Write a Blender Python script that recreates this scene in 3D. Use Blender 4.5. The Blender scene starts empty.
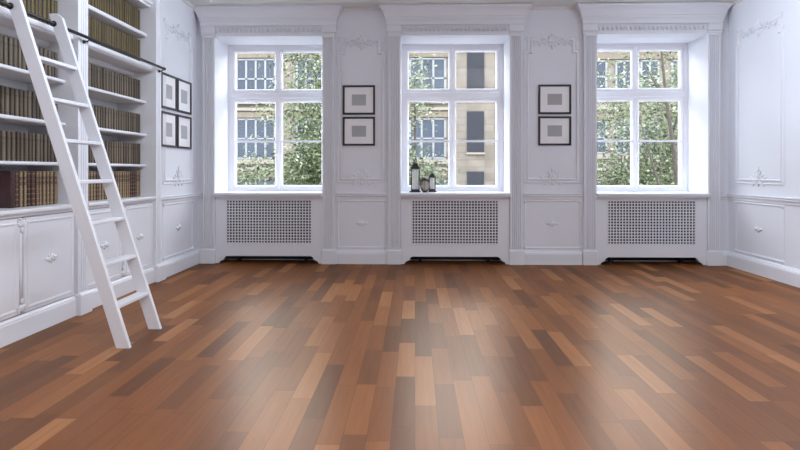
import bpy, math, random
from mathutils import Vector, Matrix
random.seed(7)
C = bpy.context.scene.collection
PI = math.pi
# ------------------------------------------------------------------ materials
def new_mat(name):
    m = bpy.data.materials.new(name); m.use_nodes = True
    nt = m.node_tree; b = nt.nodes['Principled BSDF']
    return m, nt, b
def N(nt, t, **kw):
    n = nt.nodes.new(t)
    for k, v in kw.items(): setattr(n, k, v)
    return n
def L(nt, a, b): nt.links.new(a, b)
def M_(nt, op, a, b=None, c=None):
    n = N(nt, 'ShaderNodeMath', operation=op)
    for i, v in enumerate((a, b, c)):
        if v is None: continue
        if isinstance(v, (int, float)): n.inputs[i].default_value = v
        else: L(nt, v, n.inputs[i])
    return n.outputs[0]
def ramp(nt, fac, stops, interp='LINEAR'):
    r = N(nt, 'ShaderNodeValToRGB'); r.color_ramp.interpolation = interp
    e = r.color_ramp.elements
    while len(e) < len(stops): e.new(0.5)
    for i, (p, c) in enumerate(stops):
        e[i].position = p; e[i].color = (*c, 1)
    L(nt, fac, r.inputs[0]); return r.outputs[0]
def mix(nt, fac, a, b, blend='MIX'):
    n = N(nt, 'ShaderNodeMix', data_type='RGBA', blend_type=blend)
    for s, v in ((0, fac), (6, a), (7, b)):
        if isinstance(v, (int, float)): n.inputs[s].default_value = v
        elif isinstance(v, tuple): n.inputs[s].default_value = (*v, 1)
        else: L(nt, v, n.inputs[s])
    return n.outputs[2]
def simple(name, col, rough=0.5, metal=0.0, var=0.04, scale=6.0, bump=0.0):
    m, nt, b = new_mat(name)
    tc = N(nt, 'ShaderNodeTexCoord'); no = N(nt, 'ShaderNodeTexNoise')
    no.inputs['Scale'].default_value = scale; no.inputs['Detail'].default_value = 4
    L(nt, tc.outputs['Object'], no.inputs['Vector'])
    lo = tuple(max(0, c*(1-var)) for c in col); hi = tuple(min(1, c*(1+var)) for c in col)
    L(nt, ramp(nt, no.outputs[0], [(0.3, lo), (0.7, hi)]), b.inputs['Base Color'])
    b.inputs['Roughness'].default_value = rough; b.inputs['Metallic'].default_value = metal
    if bump:
        bp = N(nt, 'ShaderNodeBump'); bp.inputs['Strength'].default_value = bump; bp.inputs['Distance'].default_value = 0.01
        L(nt, no.outputs[0], bp.inputs['Height']); L(nt, bp.outputs[0], b.inputs['Normal'])
    return m
WALL = simple('wall_paint', (0.745, 0.765, 0.825), 0.55, var=0.01, scale=2)
WHITE = simple('white_paint', (0.76, 0.778, 0.83), 0.4, var=0.01, scale=2)
CEIL = simple('ceiling_paint', (0.75, 0.77, 0.76), 0.7, var=0.01, scale=2)
WINW = simple('window_paint', (0.87, 0.88, 0.93), 0.35, var=0.01, scale=2)
BLACK = simple('black_metal', (0.010, 0.010, 0.013), 0.42, var=0.1)
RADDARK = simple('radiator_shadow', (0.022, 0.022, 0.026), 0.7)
FRAMEB = simple('black_frame_wood', (0.015, 0.014, 0.022), 0.4, var=0.1)
MAT_ = simple('passepartout', (0.85, 0.85, 0.87), 0.6, var=0.01)
PRINT = simple('grey_print', (0.40, 0.41, 0.43), 0.7, var=0.03)
PAPER = simple('book_pages', (0.6, 0.52, 0.4), 0.9)
LANT = simple('dark_bronze', (0.035, 0.035, 0.045), 0.35, 0.4, var=0.2)
CANDLE = simple('candle_wax', (0.86, 0.84, 0.82), 0.5, var=0.02)
AMBER = simple('tan_candle_wax', (0.42, 0.36, 0.28), 0.45, var=0.1)
STEEL = simple('brushed_nickel', (0.5, 0.5, 0.53), 0.35, 0.8)
def glass_mat():
    m, nt, b = new_mat('window_glass'); nt.nodes.remove(b)
    out = nt.nodes['Material Output']
    t = N(nt, 'ShaderNodeBsdfTransparent'); g = N(nt, 'ShaderNodeBsdfGlossy'); g.inputs['Roughness'].default_value = 0.02
    t.inputs['Color'].default_value = (0.97, 0.98, 0.98, 1)
    x = N(nt, 'ShaderNodeMixShader'); x.inputs[0].default_value = 0.006
    L(nt, t.outputs[0], x.inputs[1]); L(nt, g.outputs[0], x.inputs[2]); L(nt, x.outputs[0], out.inputs['Surface'])
    return m
GLASS = glass_mat()
def floor_mat():
    m, nt, b = new_mat('parquet'); tc = N(nt, 'ShaderNodeTexCoord'); sp = N(nt, 'ShaderNodeSeparateXYZ')
    L(nt, tc.outputs['Object'], sp.inputs[0]); X, Y = sp.outputs[0], sp.outputs[1]
    u = M_(nt, 'DIVIDE', X, 0.109); row = M_(nt, 'FLOOR', u)
    w1 = N(nt, 'ShaderNodeTexWhiteNoise', noise_dimensions='1D'); L(nt, row, w1.inputs['W'])
    ln = M_(nt, 'MULTIPLY_ADD', w1.outputs['Value'], 0.30, 0.62)
    w2 = N(nt, 'ShaderNodeTexWhiteNoise', noise_dimensions='1D'); L(nt, M_(nt, 'ADD', row, 91.7), w2.inputs['W'])
    v = M_(nt, 'ADD', M_(nt, 'DIVIDE', Y, ln), M_(nt, 'MULTIPLY', w2.outputs['Value'], 9.0)); cell = M_(nt, 'FLOOR', v)
    cv = N(nt, 'ShaderNodeCombineXYZ'); L(nt, row, cv.inputs[0]); L(nt, cell, cv.inputs[1])
    w3 = N(nt, 'ShaderNodeTexWhiteNoise', noise_dimensions='2D'); L(nt, cv.outputs[0], w3.inputs['Vector'])
    col = ramp(nt, w3.outputs['Value'], [(0.0, (0.120, 0.043, 0.015)), (0.15, (0.155, 0.055, 0.018)), (0.45, (0.205, 0.072, 0.021)), (0.70, (0.245, 0.085, 0.024)), (0.88, (0.295, 0.112, 0.034)), (1.0, (0.38, 0.165, 0.062))])
    # grain, stretched along each plank and shifted from plank to plank
    gv = N(nt, 'ShaderNodeCombineXYZ')
    L(nt, M_(nt, 'MULTIPLY', X, 42.0), gv.inputs[0]); L(nt, M_(nt, 'MULTIPLY', Y, 2.6), gv.inputs[1])
    L(nt, M_(nt, 'MULTIPLY', w3.outputs['Value'], 57.0), gv.inputs[2])
    g = N(nt, 'ShaderNodeTexNoise'); g.inputs['Scale'].default_value = 1.0; g.inputs['Detail'].default_value = 2.5; g.inputs['Roughness'].default_value = 0.45
    L(nt, gv.outputs[0], g.inputs['Vector'])
    gr = ramp(nt, g.outputs[0], [(0.3, (0.88, 0.87, 0.86)), (0.7, (1.07, 1.07, 1.07))])
    col = mix(nt, 1.0, col, gr, 'MULTIPLY')
    fu = M_(nt, 'FRACT', u); fv = M_(nt, 'FRACT', v)
    eu = M_(nt, 'MINIMUM', fu, M_(nt, 'SUBTRACT', 1.0, fu)); ev = M_(nt, 'MULTIPLY', M_(nt, 'MINIMUM', fv, M_(nt, 'SUBTRACT', 1.0, fv)), 6.0)
    e = M_(nt, 'MINIMUM', eu, ev); seam = M_(nt, 'LESS_THAN', e, 0.012)
    col = mix(nt, M_(nt, 'MULTIPLY', seam, 0.55), col, (0.03, 0.012, 0.006))
    bp = N(nt, 'ShaderNodeBump'); bp.inputs['Strength'].default_value = 0.06; bp.inputs['Distance'].default_value = 0.004
    L(nt, M_(nt, 'SUBTRACT', 1.0, seam), bp.inputs['Height'])
    nt.nodes.remove(b); d = N(nt, 'ShaderNodeBsdfDiffuse'); gl = N(nt, 'ShaderNodeBsdfGlossy'); x = N(nt, 'ShaderNodeMixShader')
    L(nt, col, d.inputs['Color']); gl.inputs['Color'].default_value = (1.0, 0.92, 0.82, 1)
    L(nt, M_(nt, 'MULTIPLY_ADD', g.outputs[0], 0.03, 0.290), gl.inputs['Roughness'])
    L(nt, bp.outputs[0], d.inputs['Normal']); L(nt, bp.outputs[0], gl.inputs['Normal'])
    x.inputs[0].default_value = 0.12; L(nt, d.outputs[0], x.inputs[1]); L(nt, gl.outputs[0], x.inputs[2])
    L(nt, x.outputs[0], nt.nodes['Material Output'].inputs['Surface'])
    return m
FLOOR = floor_mat()
def spine_gap_shade(nt, tc):  # shade of the gaps between books, painted onto the spine edges
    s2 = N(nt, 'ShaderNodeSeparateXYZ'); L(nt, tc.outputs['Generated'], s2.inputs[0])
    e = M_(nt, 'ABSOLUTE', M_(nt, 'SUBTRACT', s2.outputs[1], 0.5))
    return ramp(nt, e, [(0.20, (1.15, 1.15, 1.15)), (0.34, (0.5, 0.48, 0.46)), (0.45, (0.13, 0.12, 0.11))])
def cloth_book(name, cols):
    m, nt, b = new_mat(name); oi = N(nt, 'ShaderNodeObjectInfo'); tc = N(nt, 'ShaderNodeTexCoord'); sp = N(nt, 'ShaderNodeSeparateXYZ')
    L(nt, tc.outputs['Object'], sp.inputs[0]); Z = sp.outputs[2]; gap_shade = spine_gap_shade(nt, tc)
    base = ramp(nt, oi.outputs['Random'], [(i/(len(cols)-1), c) for i, c in enumerate(cols)])
    zz = M_(nt, 'DIVIDE', Z, 0.215)
    b1 = M_(nt, 'LESS_THAN', M_(nt, 'ABSOLUTE', M_(nt, 'SUBTRACT', zz, 0.76)), 0.045)
    b2 = M_(nt, 'LESS_THAN', M_(nt, 'ABSOLUTE', M_(nt, 'SUBTRACT', zz, 0.90)), 0.008)
    b3 = M_(nt, 'LESS_THAN', M_(nt, 'ABSOLUTE', M_(nt, 'SUBTRACT', zz, 0.10)), 0.008)
    f = M_(nt, 'MULTIPLY', M_(nt, 'MAXIMUM', b1, M_(nt, 'MAXIMUM', b2, b3)), 0.28)
    no = N(nt, 'ShaderNodeTexNoise'); no.inputs['Scale'].default_value = 60; L(nt, tc.outputs['Object'], no.inputs['Vector'])
    col = mix(nt, f, base, (0.045, 0.03, 0.02)); col = mix(nt, 1.0, col, ramp(nt, no.outputs[0], [(0.3, (0.8, 0.8, 0.8)), (0.7, (1.15, 1.15, 1.15))]), 'MULTIPLY')
    col = mix(nt, 1.0, col, gap_shade, 'MULTIPLY')
    L(nt, col, b.inputs['Base Color']); b.inputs['Roughness'].default_value = 0.6
    return m
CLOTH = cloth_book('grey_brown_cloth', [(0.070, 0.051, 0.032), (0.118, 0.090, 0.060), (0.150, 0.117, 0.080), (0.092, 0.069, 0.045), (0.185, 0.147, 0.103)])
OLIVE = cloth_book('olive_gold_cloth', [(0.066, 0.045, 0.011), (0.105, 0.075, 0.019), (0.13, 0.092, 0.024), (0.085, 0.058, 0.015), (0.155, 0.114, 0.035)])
def leather():
    m, nt, b = new_mat('gilt_leather'); oi = N(nt, 'ShaderNodeObjectInfo'); tc = N(nt, 'ShaderNodeTexCoord'); sp = N(nt, 'ShaderNodeSeparateXYZ')
    L(nt, tc.outputs['Object'], sp.inputs[0]); Z = sp.outputs[2]; zz = M_(nt, 'DIVIDE', Z, 0.272)
    base = ramp(nt, oi.outputs['Random'], [(0.0, (0.22, 0.155, 0.085)), (0.25, (0.29, 0.21, 0.12)), (0.5, (0.17, 0.11, 0.06)), (0.69, (0.26, 0.185, 0.105)), (0.70, (0.055, 0.018, 0.014)), (1.0, (0.085, 0.03, 0.02))])
    # raised bands every fifth of the spine, gilt tooling between, dark title label
    fr = M_(nt, 'FRACT', M_(nt, 'MULTIPLY', zz, 7.0))
    band = M_(nt, 'LESS_THAN', M_(nt, 'ABSOLUTE', M_(nt, 'SUBTRACT', fr, 0.5)), 0.10)
    vo = N(nt, 'ShaderNodeTexVoronoi'); vo.inputs['Scale'].default_value = 95; L(nt, tc.outputs['Object'], vo.inputs['Vector'])
    tool = M_(nt, 'LESS_THAN', vo.outputs['Distance'], 0.33)
    col = mix(nt, M_(nt, 'MULTIPLY', tool, 0.45), base, (0.07, 0.035, 0.02))
    col = mix(nt, M_(nt, 'MULTIPLY', band, 0.5), col, (0.40, 0.28, 0.13))
    lab = M_(nt, 'LESS_THAN', M_(nt, 'ABSOLUTE', M_(nt, 'SUBTRACT', zz, 0.80)), 0.045)
    lab2 = M_(nt, 'LESS_THAN', M_(nt, 'ABSOLUTE', M_(nt, 'SUBTRACT', zz, 0.66)), 0.05)
    col = mix(nt, M_(nt, 'MULTIPLY', M_(nt, 'MAXIMUM', lab, lab2), 0.62), col, (0.055, 0.02, 0.015))
    col = mix(nt, 1.0, col, spine_gap_shade(nt, tc), 'MULTIPLY')
    L(nt, col, b.inputs['Base Color']); b.inputs['Roughness'].default_value = 0.42
    return m
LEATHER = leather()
MAROON = simple('maroon_leather', (0.05, 0.016, 0.016), 0.4, var=0.15, scale=30)
def stone_mat():
    m, nt, b = new_mat('facade_stone'); tc = N(nt, 'ShaderNodeTexCoord'); mp = N(nt, 'ShaderNodeMapping'); mp.inputs['Rotation'].default_value = (PI/2, 0, 0)
    L(nt, tc.outputs['Object'], mp.inputs[0])
    br = N(nt, 'ShaderNodeTexBrick'); L(nt, mp.outputs[0], br.inputs['Vector']); br.inputs['Scale'].default_value = 1.0
    br.inputs['Brick Width'].default_value = 0.9; br.inputs['Row Height'].default_value = 0.36; br.inputs['Mortar Size'].default_value = 0.012
    br.inputs['Color1'].default_value = (0.128, 0.116, 0.100, 1); br.inputs['Color2'].default_value = (0.100, 0.086, 0.070, 1); br.inputs['Mortar'].default_value = (0.068, 0.058, 0.048, 1)
    no = N(nt, 'ShaderNodeTexNoise'); no.inputs['Scale'].default_value = 1.3; no.inputs['Detail'].default_value = 6; L(nt, tc.outputs['Object'], no.inputs['Vector'])
    L(nt, mix(nt, 1.0, br.outputs[0], ramp(nt, no.outputs[0], [(0.3, (0.72, 0.72, 0.75)), (0.7, (1.15, 1.13, 1.1))]), 'MULTIPLY'), b.inputs['Base Color'])
    b.inputs['Roughness'].default_value = 0.85
    return m
STONE = stone_mat()
LEDGE = simple('ledge_stone', (0.1508, 0.1363, 0.1160), 0.8, var=0.08)
LINTEL = simple('lintel_stone', (0.0986, 0.0812, 0.0609), 0.8, var=0.12)
FARWHITE = simple('facade_window_paint', (0.135, 0.145, 0.16), 0.6)
FARGLASS = simple('facade_window_glass', (0.036, 0.045, 0.062), 0.5, var=0.12, scale=0.5)
FARGLASS.node_tree.nodes['Principled BSDF'].inputs['Specular IOR Level'].default_value = 0.15
SHUT = simple('grey_shutter', (0.021, 0.023, 0.029), 0.6, var=0.08)
SHUT.node_tree.nodes['Principled BSDF'].inputs['Specular IOR Level'].default_value = 0.1
SLATE = simple('slate_roof', (0.0580, 0.0638, 0.0754), 0.6, var=0.15)
ASPHALT = simple('courtyard_paving', (0.30, 0.30, 0.30), 0.9, var=0.15)
BARK = simple('bark', (0.035, 0.028, 0.022), 0.9, var=0.3, scale=12)
def leaf_mat(name, stops):
    m, nt, b = new_mat(name); ge = N(nt, 'ShaderNodeNewGeometry')
    L(nt, ramp(nt, ge.outputs['Random Per Island'], stops), b.inputs['Base Color'])
    b.inputs['Roughness'].default_value = 0.5
    return m
LEAF_A = leaf_mat('mid_green_leaves', [(0.0, (0.020, 0.030, 0.008)), (0.4, (0.040, 0.060, 0.018)), (0.75, (0.075, 0.102, 0.036)), (0.92, (0.13, 0.155, 0.075)), (1.0, (0.24, 0.25, 0.19))])
LEAF_B = leaf_mat('pale_green_leaves', [(0.0, (0.030, 0.042, 0.015)), (0.4, (0.060, 0.083, 0.032)), (0.75, (0.10, 0.126, 0.058)), (0.92, (0.17, 0.19, 0.115)), (1.0, (0.28, 0.29, 0.24))])
# ------------------------------------------------------------------ mesh builder
class MB:
    def __init__(s): s.v = []; s.f = []; s.mi = []; s.sm = []
    def add(s, vs, fs, mi=0, smooth=False, mat=None):
        o = len(s.v)
        for p in vs:
            p = Vector(p)
            if mat is not None: p = mat @ p
            s.v.append(p)
        for f in fs: s.f.append([o+i for i in f]); s.mi.append(mi); s.sm.append(smooth)
    def box(s, x0, x1, y0, y1, z0, z1, mi=0, mat=None):
        vs = [(x0,y0,z0),(x1,y0,z0),(x1,y1,z0),(x0,y1,z0),(x0,y0,z1),(x1,y0,z1),(x1,y1,z1),(x0,y1,z1)]
        s.add(vs, [(0,3,2,1),(4,5,6,7),(0,1,5,4),(1,2,6,5),(2,3,7,6),(3,0,4,7)], mi, mat=mat)
    def cbox(s, x0, x1, y0, y1, z0, z1, b=0.004, mi=0, mat=None):   # box with chamfered edges
        vs = []; xs=(x0,x1); ys=(y0,y1); zs=(z0,z1)
        idx = {}
        for i in (0,1):
            for j in (0,1):
                for k in (0,1):
                    sx, sy, sz = (1-2*i)*b, (1-2*j)*b, (1-2*k)*b
                    for a,(dx,dy,dz) in enumerate(((0,sy,sz),(sx,0,sz),(sx,sy,0))):
                        idx[i,j,k,a] = len(vs); vs.append((xs[i]+dx, ys[j]+dy, zs[k]+dz))
        fs = []
        for i in (0,1):
            q=[idx[i,0,0,0],idx[i,1,0,0],idx[i,1,1,0],idx[i,0,1,0]]; fs.append(q if i else q[::-1])
            q=[idx[0,i,0,1],idx[0,i,1,1],idx[1,i,1,1],idx[1,i,0,1]]; fs.append(q if i else q[::-1])
            q=[idx[0,0,i,2],idx[1,0,i,2],idx[1,1,i,2],idx[0,1,i,2]]; fs.append(q if i else q[::-1])
        for i in (0,1):
            for j in (0,1):
                fs.append([idx[i,j,0,0],idx[i,j,1,0],idx[i,j,1,1],idx[i,j,0,1]] if (i^j)==0 else [idx[i,j,0,1],idx[i,j,1,1],idx[i,j,1,0],idx[i,j,0,0]])
                fs.append([idx[i,0,j,0],idx[i,1,j,0],idx[i,1,j,2],idx[i,0,j,2]] if (i^j)==1 else [idx[i,0,j,2],idx[i,1,j,2],idx[i,1,j,0],idx[i,0,j,0]])
                fs.append([idx[0,i,j,1],idx[1,i,j,1],idx[1,i,j,2],idx[0,i,j,2]] if (i^j)==0 else [idx[0,i,j,2],idx[1,i,j,2],idx[1,i,j,1],idx[0,i,j,1]])
                for k in (0,1):
                    t=[idx[i,j,k,0],idx[i,j,k,1],idx[i,j,k,2]]; fs.append(t if (i+j+k)%2 else t[::-1])
        s.add(vs, fs, mi, mat=mat)
    def prism(s, poly, axis, a0, a1, mi=0, mat=None, smooth=False):  # poly: 2-D outline; axis = the missing coordinate
        n = len(poly); vs = []
        for a in (a0, a1):
            for p, q in poly:
                vs.append({'x':(a,p,q),'y':(p,a,q),'z':(p,q,a)}[axis])
        fs = [(i,(i+1)%n,n+(i+1)%n,n+i) for i in range(n)]
        s.add(vs, fs, mi, smooth, mat); s.add(vs[:n], [list(range(n))[::-1]], mi, False, mat); s.add(vs[n:], [list(range(n))], mi, False, mat)
    def sweep(s, prof, path, closed=False, mi=0, mat=None, smooth=False):
        # prof: list of (d, h); path: list of (x, y, nx, ny) in plane 'xy'; the point is path + n*d at height h
        n = len(prof); vs = []
        for x, y, nx, ny in path:
            for d, h in prof: vs.append((x+nx*d, y+ny*d, h))
        fs = []; m = len(path)
        for i in range(m if closed else m-1):
            for j in range(n-1):
                a = i*n+j; b2 = ((i+1)%m)*n+j
                fs.append((a, b2, b2+1, a+1))
        s.add(vs, fs, mi, smooth, mat)
        if not closed:
            s.add(vs[:n], [list(range(n))], mi, False, mat); s.add(vs[-n:], [list(range(n))[::-1]], mi, False, mat)
    def tube(s, pts, r, seg=8, mi=0, mat=None, cap=True, flat=1.0, flatax=None):
        pts = [Vector(p) for p in pts]; n = len(pts); vs = []; fs = []
        rs = r if isinstance(r, (list, tuple)) else [r]*n
        t0 = (pts[1]-pts[0]).normalized(); up = Vector((0,0,1)) if abs(t0.z) < 0.9 else Vector((1,0,0))
        u = t0.cross(up).normalized()
        for i in range(n):
            t = (pts[min(i+1,n-1)]-pts[max(i-1,0)]).normalized()
            u = (u - t*u.dot(t)).normalized(); w = t.cross(u)
            for k in range(seg):
                a = 2*PI*k/seg; d = (u*math.cos(a)+w*math.sin(a))*rs[i]
                if flatax is not None: d = Vector((d.x*(flat if flatax==0 else 1), d.y*(flat if flatax==1 else 1), d.z))
                vs.append(pts[i]+d)
        for i in range(n-1):
            for k in range(seg): fs.append((i*seg+k, i*seg+(k+1)%seg, (i+1)*seg+(k+1)%seg, (i+1)*seg+k))
        if cap: fs.append(list(range(seg))[::-1]); fs.append([(n-1)*seg+k for k in range(seg)])
        s.add(vs, fs, mi, True, mat)
    def lathe(s, prof, seg=20, mi=0, mat=None, smooth=True):          # prof: (r, z)
        vs = []; fs = []; n = len(prof)
        for r, z in prof:
            for k in range(seg): a = 2*PI*k/seg; vs.append((r*math.cos(a), r*math.sin(a), z))
        for i in range(n-1):
            for k in range(seg): fs.append((i*seg+k, i*seg+(k+1)%seg, (i+1)*seg+(k+1)%seg, (i+1)*seg+k))
        fs.append(list(range(seg))[::-1]); fs.append([(n-1)*seg+k for k in range(seg)])
        s.add(vs, fs, mi, smooth, mat)
    def blob(s, c, r, mi=0, mat=None, seg=8, rings=5, rot=0.0):       # ellipsoid; rot turns it in the xz plane
        vs = []; fs = []; cr, sr = math.cos(rot), math.sin(rot)
        for i in range(rings+1):
            ph = PI*i/rings
            for k in range(seg):
                a = 2*PI*k/seg
                x, y, z = r[0]*math.sin(ph)*math.cos(a), r[1]*math.sin(ph)*math.sin(a), r[2]*math.cos(ph)
                vs.append((c[0]+x*cr-z*sr, c[1]+y, c[2]+x*sr+z*cr))
        for i in range(rings):
            for k in range(seg): fs.append((i*seg+k, (i+1)*seg+k, (i+1)*seg+(k+1)%seg, i*seg+(k+1)%seg))
        s.add(vs, fs, mi, True, mat)
    def build(s, name, mats, parent=None, fix=True):
        me = bpy.data.meshes.new(name); me.from_pydata([tuple(p) for p in s.v], [], s.f)
        for m in (mats if isinstance(mats, (list, tuple)) else [mats]): me.materials.append(m)
        for p, mi, sm in zip(me.polygons, s.mi, s.sm): p.material_index = mi; p.use_smooth = sm
        me.validate()
        if fix:
            import bmesh
            bm = bmesh.new(); bm.from_mesh(me); bmesh.ops.remove_doubles(bm, verts=bm.verts, dist=1e-6) if False else None
            bmesh.ops.recalc_face_normals(bm, faces=bm.faces); bm.to_mesh(me); bm.free()
        o = bpy.data.objects.new(name, me); C.objects.link(o)
        if parent is not None: o.parent = parent
        return o
def tag(o, label=None, cat=None, group=None, kind=None):
    if label: o['label'] = label
    if cat: o['category'] = cat
    if group: o['group'] = group
    if kind: o['kind'] = kind
    return o
def empty(name, loc, label, cat, group=None, kind=None, rz=0.0):
    o = bpy.data.objects.new(name, None); C.objects.link(o); o.location = loc; o.rotation_euler = (0,0,rz); o.empty_display_size = 0.1
    return tag(o, label, cat, group, kind)
def copy_tree(o, parent=None):
    c = o.copy(); C.objects.link(c); c.parent = parent
    for ch in list(o.children): copy_tree(ch, c)
    return c
def mold(mb, path, prof, closed, place, mi=0):
    """Mitred moulding along a planar path [(u, z)], prof (across, out); place maps (u, out, z) to the wall."""
    n = len(path); pts = []
    for i in range(n):
        p = Vector(path[i])
        a = Vector(path[i-1]) if (closed or i > 0) else None
        b = Vector(path[(i+1)%n]) if (closed or i < n-1) else None
        d1 = (p-a).normalized() if a is not None else (b-p).normalized()
        d2 = (b-p).normalized() if b is not None else d1
        n1 = Vector((-d1.y, d1.x)); n2 = Vector((-d2.y, d2.x)); bi = (n1+n2)
        bi = bi/ max(1e-6, bi.dot(n1)) if bi.length > 1e-6 else n1
        pts.append((p, bi))
    k = len(prof); vs = []; fs = []
    for p, bi in pts:
        for ac, out in prof:
            q = p+bi*ac; vs.append(place(q.x, out, q.y))
    for i in range(n if closed else n-1):
        for j in range(k-1): fs.append((i*k+j, ((i+1)%n)*k+j, ((i+1)%n)*k+j+1, i*k+j+1))
    mb.add(vs, fs, mi)
    if not closed: mb.add(vs[:k], [list(range(k))], mi); mb.add(vs[-k:], [list(range(k))], mi)
# ------------------------------------------------------------------ measures
XL, XR, YB, YF, ZC = -2.845, 3.995, 7.57, -2.6, 3.72
WIN = [-1.895, 0.515, 3.015]; HW = 0.70; ZS, ZT = 0.918, 2.942; YG = 8.06
# ------------------------------------------------------------------ shell
m = MB(); m.box(-3.4, 4.5, YF-0.2, 7.97, -0.12, 0.0)
tag(m.build('floor', FLOOR), 'wide glossy reddish brown parquet floor of short staggered planks', 'floor', kind='structure')
m = MB(); m.box(-3.4, 4.5, YF-0.2, 8.3, ZC, ZC+0.15)
tag(m.build('ceiling', CEIL), 'white ceiling above the moulded cornice', 'ceiling', kind='structure')
m = MB(); edges = [-3.4] + [e for w in WIN for e in (w-HW, w+HW)] + [4.5]
for i in range(0, 8, 2): m.box(edges[i], edges[i+1], YB, 8.3, 0, ZC)
for w in WIN:
    m.box(w-HW, w+HW, YB, 8.3, ZT, ZC); m.box(w-HW, w+HW, 7.84, 8.3, 0, ZS-0.04)
tag(m.build('wall_back', WALL), 'white panelled back wall holding three tall windows', 'wall', kind='structure')
m = MB(); m.box(XR, 4.25, YF, YB, 0, ZC)
tag(m.build('wall_right', WALL), 'white panelled wall on the right side of the room', 'wall', kind='structure')
BY0, BY1 = 3.33, 6.38           # the bookcase recess
m = MB(); m.box(-3.4, XL, BY1, YB, 0, ZC); m.box(-3.4, XL, YF, BY0, 0, ZC); m.box(-3.4, -3.25, BY0, BY1, 0, ZC); m.box(-3.25, -2.825, BY0, BY1, 3.08, ZC)
tag(m.build('wall_left', WALL), 'white panelled wall on the left, recessed for built-in bookcases', 'wall', kind='structure')
m = MB(); m.box(-3.4, 4.5, YF-0.2, YF, 0, ZC)
tag(m.build('wall_front', WALL), 'plain white wall closing the room opposite the windows', 'wall', kind='structure')
# room cornice: bed mould, soffit, then a cove up to the ceiling
prof = [(0.0, 3.275), (0.018, 3.285), (0.022, 3.30), (0.04, 3.312), (0.27, 3.318), (0.275, 3.335), (0.30, 3.34), (0.31, 3.37)]
prof += [(0.31+0.18*math.sin(t), 3.37+0.30*(1-math.cos(t))) for t in [PI/2*k/6 for k in range(1, 7)]] + [(0.50, ZC)]
m = MB()
m.sweep(prof, [(XL, YF, 1, 1), (XL, YB, 1, -1), (XR, YB, -1, -1), (XR, YF, -1, 1)], closed=True)
tag(m.build('trim_1', CEIL), 'deep stepped plaster cornice running round the top of the walls', 'cornice', kind='structure')
# baseboards and chair rails
bprof = [(0, 0), (0.048, 0), (0.048, 0.135), (0.042, 0.142), (0.042, 0.15), (0.03, 0.16), (0.022, 0.172), (0.0, 0.178)]
rprof = [(0, 0.835), (0.012, 0.84), (0.014, 0.862), (0.026, 0.872), (0.030, 0.886), (0.022, 0.894), (0.034, 0.902), (0.034, 0.912), (0, 0.914)]
def run(name, prof, path, label, cat):
    m = MB(); m.sweep(prof, path); return tag(m.build(name, WHITE), label, cat, kind='structure')
piers = [(XL, WIN[0]-0.88), (WIN[0]+0.88, WIN[1]-0.88), (WIN[1]+0.88, WIN[2]-0.88), (WIN[2]+0.88, XR)]
m = MB(); q = MB()
for a, b in piers:
    m.sweep(bprof, [(a, YB, 0, -1), (b, YB, 0, -1)]); q.sweep(rprof, [(a+0.0, YB, 0, -1), (b, YB, 0, -1)])
tag(m.build('baseboard_back', WHITE), 'tall white baseboard along the window wall', 'baseboard', kind='structure')
tag(q.build('trim_2', WHITE), 'white chair rail along the piers between the windows', 'chair rail', kind='structure')
run('baseboard_right', bprof, [(XR, YB, -1, 0), (XR, YF, -1, 0)], 'tall white baseboard along the right wall', 'baseboard')
run('trim_3', rprof, [(XR, YB, -1, 0), (XR, YF, -1, 0)], 'white chair rail along the right wall', 'chair rail')
run('baseboard_left', bprof, [(XL, BY1+0.005, 1, 0), (XL, YB, 1, 0)], 'white baseboard between bookcase and window wall', 'baseboard')
run('trim_4', rprof, [(XL, BY1+0.005, 1, 0), (XL, YB, 1, 0)], 'white chair rail between bookcase and window wall', 'chair rail')
# ------------------------------------------------------------------ plaster ornaments (local: x across, -y out, z up)
def leaf(mb, x, z, ang, ln, wd, th=0.012, mat=None):
    c = (x+math.cos(ang)*ln/2, -th*0.35, z+math.sin(ang)*ln/2)
    mb.blob(c, (ln/2, th, wd/2), mat=mat, seg=8, rings=4, rot=ang)
def scroll(mb, x, z, dirx, r0, turns=1.25, start=0.0, th=0.010, mat=None, flip=1):
    pts = []; rr = []; n = 18
    for i in range(n):
        t = i/(n-1); a = start+flip*turns*2*PI*t; r = r0*(1-0.82*t)
        pts.append((x+dirx*(r*math.cos(a)), -0.006, z+r*math.sin(a))); rr.append(th*(1-0.5*t))
    mb.tube(pts, rr, 6, mat=mat)
def stem(mb, pts, th=0.008, mat=None):
    P = []; n = 14; p0, p1, p2, p3 = [Vector((p[0], -0.006, p[1])) for p in pts]
    for i in range(n):
        t = i/(n-1); P.append(p0*(1-t)**3+p1*3*t*(1-t)**2+p2*3*t*t*(1-t)+p3*t**3)
    mb.tube(P, [th*(1-0.55*i/(n-1)) for i in range(n)], 6, mat=mat)
def palmette(mb, x, z, s, mat=None, n=7, spread=2.5):
    for i in range(n):
        a = PI/2+spread*(i/(n-1)-0.5); k = 1-0.38*abs(i/(n-1)-0.5)*2
        leaf(mb, x, z, a, s*k, s*0.24, 0.016, mat)
    mb.blob((x, -0.01, z), (s*0.2, 0.018, s*0.2), mat=mat)
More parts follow.
